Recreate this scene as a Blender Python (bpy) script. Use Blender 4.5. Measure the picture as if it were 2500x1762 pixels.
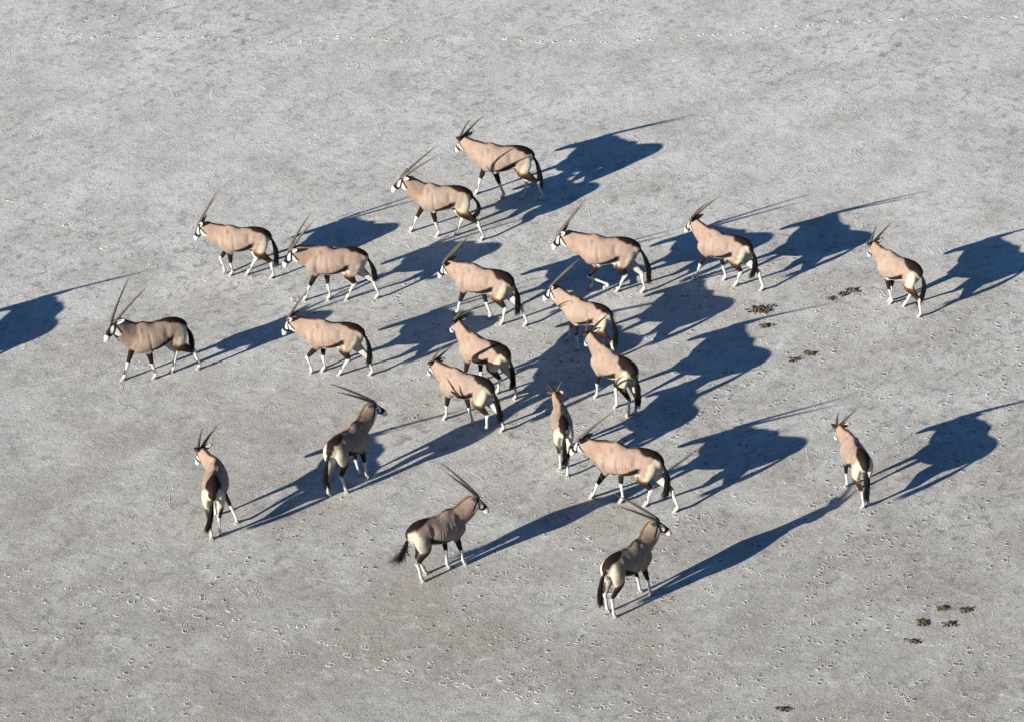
import bpy, math, random
import numpy as np
from mathutils import Vector

# ---------------------------------------------------------------- camera, sky, sun, exposure
for o in list(bpy.data.objects):
    bpy.data.objects.remove(o)
scene = bpy.context.scene
COL = scene.collection
PITCH, RANGE, LENS = math.radians(28.68), 96.73, 36.0 * 11986.5 / 2500.0
SUN_AZ, SUN_EL = math.radians(40.6), math.radians(17.2)     # direction the shadows run, height of the sun

cam = bpy.data.cameras.new("camera")
cam.sensor_width = 36.0
cam.lens = LENS
cam.clip_start, cam.clip_end = 1.0, 6000.0
camera = bpy.data.objects.new("camera", cam)
COL.objects.link(camera)
camera.location = (0.0, -RANGE * math.cos(PITCH), RANGE * math.sin(PITCH))
camera.rotation_euler = (math.radians(90) - PITCH, 0.0, 0.0)
scene.camera = camera

world = bpy.data.worlds.new("World")
scene.world = world
world.use_nodes = True
wn = world.node_tree.nodes
bg = wn["Background"]
sky = wn.new("ShaderNodeTexSky")
sky.sky_type = 'NISHITA'
sky.sun_disc = False
sky.sun_elevation = SUN_EL
sky.sun_rotation = math.atan2(-math.cos(SUN_AZ), -math.sin(SUN_AZ))   # sun stands opposite the shadows
sky.altitude = 1500.0
sky.air_density = 1.0
sky.dust_density = 0.0
sky.ozone_density = 6.0
bg.inputs["Strength"].default_value = 0.05
world.node_tree.links.new(sky.outputs[0], bg.inputs["Color"])

sun = bpy.data.lights.new("sun", 'SUN')
sun.energy = 5.0
sun.angle = math.radians(0.53)
sun.color = (1.0, 0.925, 0.815)
sun_o = bpy.data.objects.new("sun", sun)
COL.objects.link(sun_o)
d = Vector((math.cos(SUN_AZ) * math.cos(SUN_EL), math.sin(SUN_AZ) * math.cos(SUN_EL), -math.sin(SUN_EL)))
sun_o.rotation_euler = d.to_track_quat('-Z', 'Y').to_euler()
sun_o.location = (-30, -30, 30)

vs = scene.view_settings
vs.view_transform = 'Standard'
vs.look = 'None'
vs.exposure = 1.16
vs.gamma = 1.0
vs.use_curve_mapping = False
scene.render.resolution_x, scene.render.resolution_y = 1024, 721

rng = np.random.default_rng(7)
random.seed(7)


# ---------------------------------------------------------------- node helpers
class Nodes:
    def __init__(self, name):
        self.m = bpy.data.materials.new(name)
        self.m.use_nodes = True
        self.t = self.m.node_tree
        self.b = self.t.nodes["Principled BSDF"]

    def n(self, kind, **kw):
        x = self.t.nodes.new(kind)
        for k, v in kw.items():
            if k in x.inputs:
                x.inputs[k].default_value = v
            else:
                setattr(x, k, v)
        return x

    def l(self, a, b):
        self.t.links.new(a, b)

    def noise(self, vec, scale, detail=4.0, rough=0.55, dist=0.0):
        x = self.n("ShaderNodeTexNoise")
        x.inputs["Scale"].default_value = scale
        x.inputs["Detail"].default_value = detail
        x.inputs["Roughness"].default_value = rough
        x.inputs["Distortion"].default_value = dist
        self.l(vec, x.inputs["Vector"])
        return x.outputs["Fac"]

    def ramp(self, fac, stops):
        r = self.n("ShaderNodeValToRGB")
        e = r.color_ramp.elements
        while len(e) < len(stops):
            e.new(0.5)
        for q, (p, c) in zip(e, stops):
            q.position = p
            q.color = (c, c, c, 1) if isinstance(c, (int, float)) else (*c, 1)
        self.l(fac, r.inputs["Fac"])
        return r.outputs["Color"]

    def mix(self, fac, a, b, mode='MIX'):
        x = self.n("ShaderNodeMix", data_type='RGBA', blend_type=mode)
        for s, v in ((0, fac), (6, a), (7, b)):
            if isinstance(v, (int, float)):
                x.inputs[s].default_value = v
            elif isinstance(v, tuple):
                x.inputs[s].default_value = (*v, 1)
            else:
                self.l(v, x.inputs[s])
        return x.outputs[2]

    def math(self, op, a, b=0.0):
        x = self.n("ShaderNodeMath", operation=op)
        for s, v in ((0, a), (1, b)):
            if isinstance(v, (int, float)):
                x.inputs[s].default_value = v
            else:
                self.l(v, x.inputs[s])
        return x.outputs[0]

    def bump(self, h, strength, dist):
        x = self.n("ShaderNodeBump")
        x.inputs["Strength"].default_value = strength
        x.inputs["Distance"].default_value = dist
        self.l(h, x.inputs["Height"])
        self.l(x.outputs["Normal"], self.b.inputs["Normal"])
        return x


def coat_material():
    N = Nodes("coat")
    at = N.n("ShaderNodeAttribute", attribute_name="coat")
    tc = N.n("ShaderNodeTexCoord")
    oi = N.n("ShaderNodeObjectInfo")
    mp = N.n("ShaderNodeMapping")
    mp.inputs["Scale"].default_value = (1, 1, 2.2)
    N.l(tc.outputs["Object"], mp.inputs["Vector"])
    fine = N.ramp(N.noise(mp.outputs[0], 95, 3, 0.7), [(0.3, 0.76), (0.7, 1.22)])
    broad = N.ramp(N.noise(tc.outputs["Object"], 7, 4, 0.6), [(0.3, 0.82), (0.7, 1.14)])
    c = N.mix(1.0, at.outputs["Color"], fine, 'MULTIPLY')
    c = N.mix(1.0, c, broad, 'MULTIPLY')
    N.l(c, N.b.inputs["Base Color"])
    N.b.inputs["Roughness"].default_value = 0.62
    N.b.inputs["Specular IOR Level"].default_value = 0.08
    h = N.math('ADD', N.noise(mp.outputs[0], 120, 2, 0.6), N.math('MULTIPLY', N.noise(tc.outputs["Object"], 9, 3, 0.5), 3.0))
    N.bump(h, 0.35, 0.012)
    return N.m


def plain(name, col, rough, spec=0.4, var=0.25, scale=40.0, bump=0.0):
    N = Nodes(name)
    tc = N.n("ShaderNodeTexCoord")
    f = N.noise(tc.outputs["Object"], scale, 3, 0.6)
    v = N.ramp(f, [(0.3, 1 - var), (0.7, 1 + var)])
    N.l(N.mix(1.0, col, v, 'MULTIPLY'), N.b.inputs["Base Color"])
    N.b.inputs["Roughness"].default_value = rough
    N.b.inputs["Specular IOR Level"].default_value = spec
    if bump:
        N.bump(f, 0.5, bump)
    return N.m


def ground_material(name, pale=0.0, dark=0.0):
    """salt-pan crust, mapped in world metres so that separate pieces of ground run on into each other"""
    N = Nodes(name)
    geo = N.n("ShaderNodeNewGeometry")
    P = geo.outputs["Position"]
    st = N.n("ShaderNodeMapping", vector_type='TEXTURE')   # streaks drawn out along a diagonal
    st.inputs["Rotation"].default_value = (0, 0, math.radians(48))
    st.inputs["Scale"].default_value = (1.5, 1.0, 1.0)
    N.l(P, st.inputs["Vector"])
    S = st.outputs[0]
    base = N.ramp(N.noise(S, 0.8, 6, 0.62, 0.4), [(0.30, (0.40, 0.392, 0.375)), (0.52, (0.50, 0.494, 0.480)), (0.72, (0.57, 0.564, 0.55))])
    # the ground grows paler from the near side to the far side, unevenly
    sep = N.n("ShaderNodeSeparateXYZ")
    N.l(P, sep.inputs[0])
    far = N.math('ADD', sep.outputs[1], N.math('MULTIPLY', N.math('SUBTRACT', N.noise(P, 0.12, 3, 0.6), 0.5), 16.0))
    mr = N.n("ShaderNodeMapRange")
    mr.inputs["From Min"].default_value, mr.inputs["From Max"].default_value = -11.0, 9.0
    N.l(far, mr.inputs["Value"])
    FAR = mr.outputs[0]
    base = N.mix(FAR, N.mix(1.0, base, (0.835, 0.822, 0.795), 'MULTIPLY'), N.mix(1.0, base, (1.12, 1.12, 1.115), 'MULTIPLY'))
    # brownish damp patches
    br = N.ramp(N.noise(S, 0.5, 6, 0.64, 0.6), [(0.46, 0.0), (0.60, 1.0)])
    base = N.mix(N.math('MULTIPLY', br, N.math('SUBTRACT', 0.70, N.math('MULTIPLY', FAR, 0.50))), base, (0.345, 0.31, 0.272))
    # dark flecks and streaks, 5 to 40 cm
    fl = N.ramp(N.noise(S, 4.6, 8, 0.76, 0.5), [(0.51, 0.0), (0.62, 1.0)])
    reg = N.ramp(N.noise(P, 0.16, 2, 0.5), [(0.35, 0.45), (0.62, 1.0)])
    base = N.mix(N.math('MULTIPLY', N.math('MULTIPLY', fl, reg), 0.78), base, (0.205, 0.205, 0.20))
    # pale salt bloom
    sb = N.ramp(N.noise(P, 2.4, 7, 0.74, 0.3), [(0.54, 0.0), (0.70, 1.0)])
    base = N.mix(N.math('MULTIPLY', sb, 0.55), base, (0.68, 0.68, 0.67))
    # grain
    gr = N.ramp(N.noise(P, 32, 3, 0.8), [(0.30, 0.42), (0.5, 1.0), (0.70, 1.40)])
    base = N.mix(1.0, base, gr, 'MULTIPLY')
    sp = N.ramp(N.noise(P, 20, 3, 0.65), [(0.615, 0.0), (0.655, 1.0)])
    base = N.mix(N.math('MULTIPLY', sp, 0.72), base, (0.10, 0.09, 0.08))
    base = N.mix(1.0, base, (0.972, 0.985, 0.962), 'MULTIPLY')
    if pale:
        base = N.mix(pale, base, (0.66, 0.645, 0.61))
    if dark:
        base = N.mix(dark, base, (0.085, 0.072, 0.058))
    N.l(base, N.b.inputs["Base Color"])
    N.b.inputs["Roughness"].default_value = 0.9
    N.b.inputs["Specular IOR Level"].default_value = 0.15
    # relief: crumbly crust, low swells, thin curling ridges of lifted crust
    h = N.math('MULTIPLY', N.noise(P, 28, 4, 0.75), 0.011)
    h = N.math('ADD', h, N.math('MULTIPLY', N.noise(P, 5.0, 6, 0.66, 0.4), 0.021))
    h = N.math('ADD', h, N.math('MULTIPLY', N.noise(P, 1.1, 3, 0.5), 0.045))
    rn = N.noise(P, 0.8, 5, 0.62, 0.9)
    ridge = N.math('SUBTRACT', 1.0, N.math('MULTIPLY', N.math('ABSOLUTE', N.math('SUBTRACT', rn, 0.5)), 60.0))
    ridge = N.math('MAXIMUM', ridge, 0.0)
    msk = N.ramp(N.noise(P, 1.3, 4, 0.65), [(0.50, 0.0), (0.58, 1.0)])
    h = N.math('ADD', h, N.math('MULTIPLY', N.math('MULTIPLY', ridge, msk), 0.009))
    N.bump(h, 0.6, 1.0)
    return N.m


M_COAT = coat_material()
M_HORN = plain("horn_keratin", (0.068, 0.056, 0.043), 0.5, 0.3, 0.35, 30)
M_HAIR = plain("black_hair", (0.007, 0.006, 0.0065), 0.6, 0.15, 0.4, 60)
M_MANE = plain("mane_hair", (0.075, 0.038, 0.022), 0.6, 0.3, 0.4, 60)
M_HOOF = plain("dusty_hoof", (0.30, 0.265, 0.22), 0.7, 0.3, 0.4, 60)
M_EYE = plain("eye", (0.008, 0.006, 0.005), 0.12, 0.6, 0.0, 5)
M_GROUND = ground_material("pan_ground")
M_PRINT = ground_material("print_crust", 0.12)
M_PRINT_SHADE = ground_material("print_shade", 0.0, 0.86)  # dark floor colour: shade inside the prints, painted in
M_PALE = ground_material("print_salt", 0.22)
def dung_material(name, a, b, c):
    N = Nodes(name)
    geo = N.n("ShaderNodeNewGeometry")
    f = N.noise(geo.outputs["Position"], 38, 3, 0.7)
    N.l(N.ramp(f, [(0.36, a), (0.52, b), (0.66, c)]), N.b.inputs["Base Color"])
    N.b.inputs["Roughness"].default_value = 0.9
    N.b.inputs["Specular IOR Level"].default_value = 0.15
    N.bump(f, 0.5, 0.015)
    return N.m


M_DUNG = dung_material("dung", (0.024, 0.018, 0.011), (0.068, 0.050, 0.031), (0.22, 0.18, 0.125))


# ---------------------------------------------------------------- mesh helpers
def link(o, parent=None):
    COL.objects.link(o)
    if parent is not None:
        o.parent = parent
    return o


def mesh_obj(name, verts, faces, mat, parent=None, smooth=True, col=None):
    me = bpy.data.meshes.new(name)
    me.from_pydata([tuple(map(float, v)) for v in verts], [], [tuple(map(int, f)) for f in faces])
    me.update()
    if smooth:
        me.polygons.foreach_set("use_smooth", [True] * len(me.polygons))
    if col is not None:
        a = me.color_attributes.new("coat", 'FLOAT_COLOR', 'POINT')
        c = np.ones((len(verts), 4), np.float32)
        c[:, :3] = col
        a.data.foreach_set("color", c.ravel())
    me.materials.append(mat)
    return link(bpy.data.objects.new(name, me), parent)


def nrm(v):
    v = np.asarray(v, float)
    return v / max(np.linalg.norm(v), 1e-9)


def catmull(P, n):
    """resample rows of P (any columns, first three a point) to n rows, evenly along the path"""
    P = np.asarray(P, float)
    s = np.r_[0, np.cumsum(np.linalg.norm(np.diff(P[:, :3], axis=0), axis=1) + 1e-6)]
    m = np.zeros_like(P)
    m[1:-1] = (P[2:] - P[:-2]) / (s[2:] - s[:-2])[:, None]
    m[0] = (P[1] - P[0]) / (s[1] - s[0])
    m[-1] = (P[-1] - P[-2]) / (s[-1] - s[-2])
    q = np.linspace(0, s[-1], n)
    i = np.clip(np.searchsorted(s, q, side='right') - 1, 0, len(s) - 2)
    h = (s[i + 1] - s[i])
    t = ((q - s[i]) / h)[:, None]
    h = h[:, None]
    return ((2 * t**3 - 3 * t**2 + 1) * P[i] + (t**3 - 2 * t**2 + t) * h * m[i]
            + (-2 * t**3 + 3 * t**2) * P[i + 1] + (t**3 - t**2) * h * m[i + 1])


class Loft:
    """closed tube of egg-shaped sections; rows: x y z, half width, half height, narrowing of the top, rest height"""

    def __init__(self, keys, side, n, seg=20):
        K = catmull(keys, n)
        self.c = K[:, :3]
        self.a, self.b, self.e, self.zr = np.maximum(K[:, 3], .004), np.maximum(K[:, 4], .004), K[:, 5], K[:, 6]
        t = np.gradient(self.c, axis=0)
        t /= np.linalg.norm(t, axis=1)[:, None]
        u = np.tile(np.asarray(side, float), (n, 1)) if np.ndim(side) == 1 else side
        u = u - (u * t).sum(1)[:, None] * t
        u /= np.linalg.norm(u, axis=1)[:, None]
        self.t, self.u, self.v = t, u, np.cross(t, u)
        ph = np.linspace(0, 2 * math.pi, seg, endpoint=False)
        cs, sn = np.cos(ph), np.sin(ph)
        w = self.a[:, None] * cs * (1 - self.e[:, None] * np.maximum(sn, 0) ** 1.3)
        ring = self.c[:, None] + w[..., None] * self.u[:, None] + (self.b[:, None] * sn)[..., None] * self.v[:, None]
        V = [self.c[0] - t[0] * self.b[0] * .25, self.c[-1] + t[-1] * self.b[-1] * .25] + list(ring.reshape(-1, 3))
        F = []
        for i in range(n - 1):
            for j in range(seg):
                k = (j + 1) % seg
                a0, a1, b0, b1 = 2 + i * seg + j, 2 + i * seg + k, 2 + (i + 1) * seg + j, 2 + (i + 1) * seg + k
                F.append((a0, a1, b1, b0))
        for j in range(seg):
            k = (j + 1) % seg
            F.append((0, 2 + k, 2 + j))
            F.append((1, 2 + (n - 1) * seg + j, 2 + (n - 1) * seg + k))
        self.V, self.F = np.array(V), F


def sstep(a, b, x):
    t = np.clip((x - a) / (b - a), 0, 1)
    return t * t * (3 - 2 * t)
# pose: x, y, heading, size, neck yaw and pitch, head yaw, pitch and roll, horn length, splay, tilt;
# feet in body lengths: x y lift for left fore, right fore, left hind, right hind
POSES = {
    1: (-0.228, 7.129, 3.014, 1.043, -0.424, 0.250, -0.328, -1.052, 0.026, 0.869, 0.169, 0.172,
        (-0.02, 0.043, 0.0, 0.529, -0.071, 0.0, -0.793, 0.021, 0.0, -0.413, 0.03, 0.0)),
    2: (-1.471, 5.371, 3.004, 0.999, 0.216, 0.588, -0.066, -0.888, -0.018, 0.994, 0.186, 0.219,
        (0.074, 0.036, 0.0, 0.652, -0.093, 0.0, -0.855, 0.094, 0.0, -0.292, -0.046, 0.0)),
    3: (-5.510, 3.597, 3.048, 0.954, -0.034, 0.250, 0.010, -1.207, -0.001, 0.921, 0.149, 0.157,
        (0.228, 0.017, 0.0, 0.353, -0.044, 0.052, -0.653, 0.06, 0.0, -0.116, -0.047, 0.0)),
    4: (-3.563, 2.566, 3.093, 1.010, 0.173, 0.176, 0.161, -1.093, -0.001, 0.864, 0.124, 0.160,
        (0.617, 0.075, 0.0, 0.149, 0.023, 0.0, -0.218, -0.01, 0.0, -0.814, -0.082, 0.0)),
    5: (-0.577, 1.718, 2.705, 1.006, -0.157, 0.001, 0.035, -1.091, -0.007, 0.939, 0.159, 0.169,
        (0.583, 0.047, 0.0, -0.09, -0.06, 0.0, -0.41, 0.045, 0.0, -0.864, -0.104, 0.0)),
    6: (1.880, 2.923, 2.976, 1.063, -0.133, 0.182, 0.072, -1.071, 0.027, 0.870, 0.131, 0.104,
        (-0.025, 0.095, 0.122, 0.302, -0.029, 0.0, -0.222, -0.003, 0.0, -0.7, -0.055, 0.0)),
    7: (4.274, 3.280, 2.625, 0.975, -0.324, 0.302, 0.061, -0.993, -0.007, 0.967, 0.149, 0.174,
        (0.574, 0.148, 0.051, 0.042, -0.126, 0.0, -0.283, 0.005, 0.0, -0.848, -0.089, 0.0)),
    8: (7.715, 2.331, 2.357, 0.964, -0.352, 0.068, -0.029, -1.109, -0.015, 0.895, 0.162, 0.185,
        (0.117, 0.031, 0.0, 0.202, -0.034, 0.0, -0.693, 0.055, 0.0, -0.161, -0.083, 0.0)),
    9: (-7.006, -0.636, -2.755, 1.038, 0.158, 0.589, 0.229, -0.912, -0.051, 0.937, 0.224, 0.189,
        (0.036, 0.088, 0.0, 0.594, -0.082, 0.0, -0.854, 0.052, 0.0, -0.354, -0.022, 0.0)),
    10: (-3.520, -0.518, 2.941, 0.986, -0.050, 0.161, -0.044, -1.142, -0.013, 0.888, 0.132, 0.154,
        (0.399, 0.08, 0.03, 0.22, -0.047, 0.0, -0.143, 0.043, 0.0, -0.749, -0.08, 0.0)),
    11: (-0.578, -1.177, 2.482, 0.985, -0.417, 0.291, 0.034, -0.913, -0.006, 0.910, 0.160, 0.173,
        (0.372, 0.151, 0.0, 0.065, -0.017, 0.0, -0.315, -0.047, 0.0, -0.731, -0.106, 0.0)),
    12: (1.438, 0.472, 2.563, 0.939, 0.001, 0.371, 0.209, -1.034, -0.002, 0.927, 0.124, 0.179,
        (0.113, 0.14, 0.0, 0.524, -0.115, 0.0, -0.703, 0.02, 0.0, -0.279, -0.169, 0.0)),
    13: (1.949, -1.792, 2.239, 1.008, -0.195, 0.273, -0.153, -1.030, -0.049, 0.900, 0.191, 0.193,
        (0.445, 0.057, 0.0, -0.093, 0.004, 0.0, -0.504, 0.045, 0.0, -0.53, -0.104, 0.0)),
    14: (-0.905, -2.543, 2.580, 0.977, -0.351, 0.049, -0.042, -1.023, 0.025, 0.915, 0.135, 0.198,
        (0.457, 0.05, 0.0, -0.12, -0.037, 0.0, -0.472, 0.016, 0.0, -0.758, -0.148, 0.0)),
    15: (-3.071, -4.817, 1.026, 1.021, -0.162, 0.597, -0.446, -0.766, -0.012, 0.968, 0.138, 0.229,
        (0.367, -0.006, 0.0, 0.375, -0.171, 0.0, -0.56, 0.068, 0.0, -0.294, -0.147, 0.0)),
    16: (0.939, -3.909, 1.646, 0.913, 0.090, 0.181, -0.268, -0.935, -0.035, 0.912, 0.160, 0.189,
        (0.462, 0.001, 0.0, 0.438, -0.133, 0.0, -0.394, 0.058, 0.0, -0.701, -0.065, 0.0)),
    17: (2.148, -5.566, 2.761, 1.064, 0.097, 0.203, -0.279, -0.981, -0.009, 0.922, 0.152, 0.162,
        (0.66, 0.044, 0.0, 0.124, -0.004, 0.0, -0.323, -0.042, 0.0, -0.885, -0.062, 0.0)),
    18: (6.421, -5.217, 1.815, 0.958, 0.136, 0.063, -0.150, -1.063, -0.064, 0.871, 0.182, 0.214,
        (0.343, 0.053, 0.0, 0.216, -0.166, 0.0, -0.534, -0.007, 0.0, -0.467, -0.121, 0.0)),
    19: (-5.481, -6.329, 1.542, 1.027, 0.660, 0.179, -0.098, -1.122, -0.038, 0.870, 0.150, 0.158,
        (0.323, 0.043, 0.0, 0.078, -0.358, 0.0, -0.512, 0.051, 0.0, -0.367, -0.093, 0.0)),
    20: (-1.359, -8.019, 0.657, 1.029, -0.217, 0.475, -0.230, -0.932, -0.012, 0.934, 0.148, 0.116,
        (0.246, -0.008, 0.0, 0.537, -0.101, 0.0, -0.206, 0.073, 0.0, -0.408, -0.115, 0.0)),
    21: (2.081, -9.104, 0.876, 1.011, -0.177, 0.659, -0.534, -0.770, 0.049, 0.975, 0.173, 0.214,
        (0.454, 0.043, 0.0, 0.503, -0.152, 0.0, -0.45, 0.067, 0.0, -0.513, -0.136, 0.0)),
}


# ---------------------------------------------------------------- the salt pan
def ground_sheet():
    xs = [-1500, -300, -60] + list(np.arange(-30, 30.1, 5.0)) + [60, 300, 1500]
    V = [(x, y, 0.0) for y in xs for x in xs]
    n = len(xs)
    F = [(j * n + i, j * n + i + 1, (j + 1) * n + i + 1, (j + 1) * n + i) for j in range(n - 1) for i in range(n - 1)]
    o = mesh_obj("ground", V, F, M_GROUND, None, False)
    o["kind"] = "structure"
    return o


GROUND = ground_sheet()


def remesh_mesh(me, voxel):
    """fuse overlapping closed shapes of a mesh into one skin"""
    ob = bpy.data.objects.new("rough", me)
    COL.objects.link(ob)
    md = ob.modifiers.new("r", 'REMESH')
    md.mode = 'VOXEL'
    md.voxel_size = voxel
    dg = bpy.context.evaluated_depsgraph_get()
    out = bpy.data.meshes.new_from_object(ob.evaluated_get(dg))
    bpy.data.objects.remove(ob)
    bpy.data.meshes.remove(me)
    return out


def print_mesh(seed, length, width, height, mat, cloven=True):
    """a trodden hoof mark: a broken rim of lifted crust round a dent, a low ridge between the two toes"""
    r = np.random.default_rng(seed)
    n = 15
    V, F = [], []
    for q in range(3):
        for i in range(n):
            a = 2 * math.pi * i / n
            c, s = math.cos(a), math.sin(a)
            notch = 1 - (.30 * math.exp(-(a / .35) ** 2) + .30 * math.exp(-((a - 2 * math.pi) / .35) ** 2) if cloven else 0)
            w = width * (1 - .25 * c)
            rr = (1.75, 1.06, .80)[q] * (1 + r.uniform(-.10, .10)) * notch
            z = (-.004, height * max(.12, .75 + .55 * math.sin(a * 2 + seed) + r.uniform(-.5, .4)), .0015)[q]
            V.append((length * .5 * c * rr, w * .5 * s * rr, z))
    for q in range(2):
        for i in range(n):
            k = (i + 1) % n
            F.append((q * n + i, q * n + k, (q + 1) * n + k, (q + 1) * n + i))
    b = len(V)
    h = height * .8
    V += [(-length * .28, 0, 0), (length * .05, -width * .08, -.002), (length * .05, width * .08, -.002), (length * .36, 0, 0), (length * .08, 0, h)]
    F += [(b, b + 1, b + 4), (b + 1, b + 3, b + 4), (b + 3, b + 2, b + 4), (b + 2, b, b + 4)]
    nf = len(F)
    for s in (-1, 1):                      # two dark toe-shaped floors paint in the shade of a sunken print
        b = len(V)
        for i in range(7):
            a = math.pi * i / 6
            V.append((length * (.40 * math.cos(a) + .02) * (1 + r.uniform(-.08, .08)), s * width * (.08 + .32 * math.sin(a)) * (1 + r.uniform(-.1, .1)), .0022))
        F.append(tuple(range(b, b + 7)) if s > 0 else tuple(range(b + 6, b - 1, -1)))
    me = bpy.data.meshes.new("hoof_print")
    me.from_pydata(V, [], F)
    me.materials.append(mat)
    me.materials.append(M_PRINT_SHADE)
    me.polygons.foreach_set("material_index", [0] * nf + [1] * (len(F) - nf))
    return me


TRAIL = [(-1128,1492),(-1106,1518),(-1074,1526),(-1042,1515),(-1002,1524),(-966,1518),(-933,1508),(-899,1515),(-861,1518),(-828,1515),(-793,1507),(-761,1509),(-718,1515),(-684,1509),(-656,1498),(-618,1498),(-1011,1555),(-956,1601),(-895,1624),(-833,1665),(-769,1685),(-578,1499),(-540,1489),(-502,1484),(-464,1488),(-427,1497),(-390,1507),(-352,1510),(-315,1506),(-277,1496),(-239,1487),(-201,1485),(-164,1490),(-127,1501),(-89,1509),(-51,1510),(-14,1503),(26,1495),(61,1484),(98,1486),(138,1493),(169,1493),(206,1484),(243,1488),(280,1499),(316,1499),(353,1497),(387,1505),(425,1520),(458,1522),(497,1526),(528,1530),(568,1555),(599,1563),(642,1567),(673,1572),(709,1595),(742,1595),(781,1593),(812,1599),(855,1609),(887,1609),(926,1607),(963,1612),(1003,1618),(1032,1618),(1074,1614),(1114,1618),(1147,1620)]
BROAD = [(-1060,705),(-924,586),(-878,536),(-840,482),(-785,456),(-734,408),(-673,383),(-621,342),(-555,328),(-439,261),(-920,-812),(-888,-792),(-863,-853),(-847,-829),(-902,-867),(-806,-860),(-845,-901),(-769,-849),(-780,-915),(-755,-921),(-744,-867),(-716,-883),(-689,-905),(-711,-951),(-648,-894),(-638,-939),(-621,-925),(-575,-925),(-629,-968),(-570,-952),(-585,-1005),(-523,-985),(-514,-1025),(-496,-968),(-465,-968),(-455,-1001),(-424,-997),(-453,-1065),(-508,-935),(-397,-985),(-379,-991),(-409,-1034),(-393,-1080),(-372,-1083),(-342,-1041),(-328,-1048),(-322,-1119),(-292,-1087),(-261,-1061),(-260,-1132),(-235,-1132),(-222,-1104),(-205,-1100),(-180,-1139),(-186,-1168),(-143,-1113),(-118,-1158),(-90,-1145),(-121,-1180),(-97,-1184),(-69,-1192),(-49,-1218),(-21,-1164),(-8,-1203),(31,-1199),(44,-1239),(14,-1228),(80,-1270),(103,-1206),(113,-1253),(147,-1260),(160,-1247),(204,-1285),(221,-1267),(258,-1291),(279,-1291),(394,-1291),(414,-1293),(536,-1295),(577,-1292),(652,-1291),(728,-1278),(802,-1282),(875,-1270)]
SMALL = [(-700,-701),(-709,-771),(-673,-771),(-732,-805),(-712,-826),(-706,-874),(-680,-881),(-722,-887),(-854,-999),(-864,-1054),(-810,-1028),(-772,-981),(-778,-997),(-887,-1139),(-878,-1126),(-867,-1100),(-889,-1083),(-825,-1139),(-842,-1100),(-834,-1080),(-772,-1162),(-714,-1203),(-731,-1203),(-668,-1222),(-624,-1257),(-878,-1285),(-851,-1278),(-757,-1260),(-745,-1247),(-731,-1250),(-768,-1291),(-644,-1054),(-625,-1078),(-613,-1061),(-673,-1100),(-675,-1113),(-641,-1113),(-680,-1145),(-692,-1164),(-647,-1126),(-567,-1247),(-569,-1278),(-512,-1247),(-525,-1209),(-490,-1158),(-468,-1177),(-435,-1145),(-413,-1015),(-315,-1001),(-443,-645),(-425,-645),(-392,-652),(-398,-673),(-362,-761),(-309,-743),(-277,-736),(-269,-785),(-251,-785),(-260,-833),(-260,-687),(-290,-680),(-255,-630),(-269,-652),(-225,-645),(-481,-750),(-459,-764),(-535,-819),(-529,-860),(-72,-799),(-62,-778),(-79,-840),(-100,-885),(-117,-941),(-141,-988),(-151,-1001),(-164,-1061),(-181,-901),(-18,-995),(-36,-1048),(-184,-1093),(-311,-701),(136,-792),(106,-853),(88,-915),(67,-975),(28,-1034),(147,-988),(7,-1061),(419,-847),(563,-812),(328,-694),(358,-652),(313,-609)]
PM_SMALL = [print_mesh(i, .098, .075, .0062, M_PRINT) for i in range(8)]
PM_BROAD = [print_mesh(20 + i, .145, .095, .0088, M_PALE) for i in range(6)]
PM_TRAIL = [print_mesh(40 + i, .13, .095, .0095, M_PALE) for i in range(6)]


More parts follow.
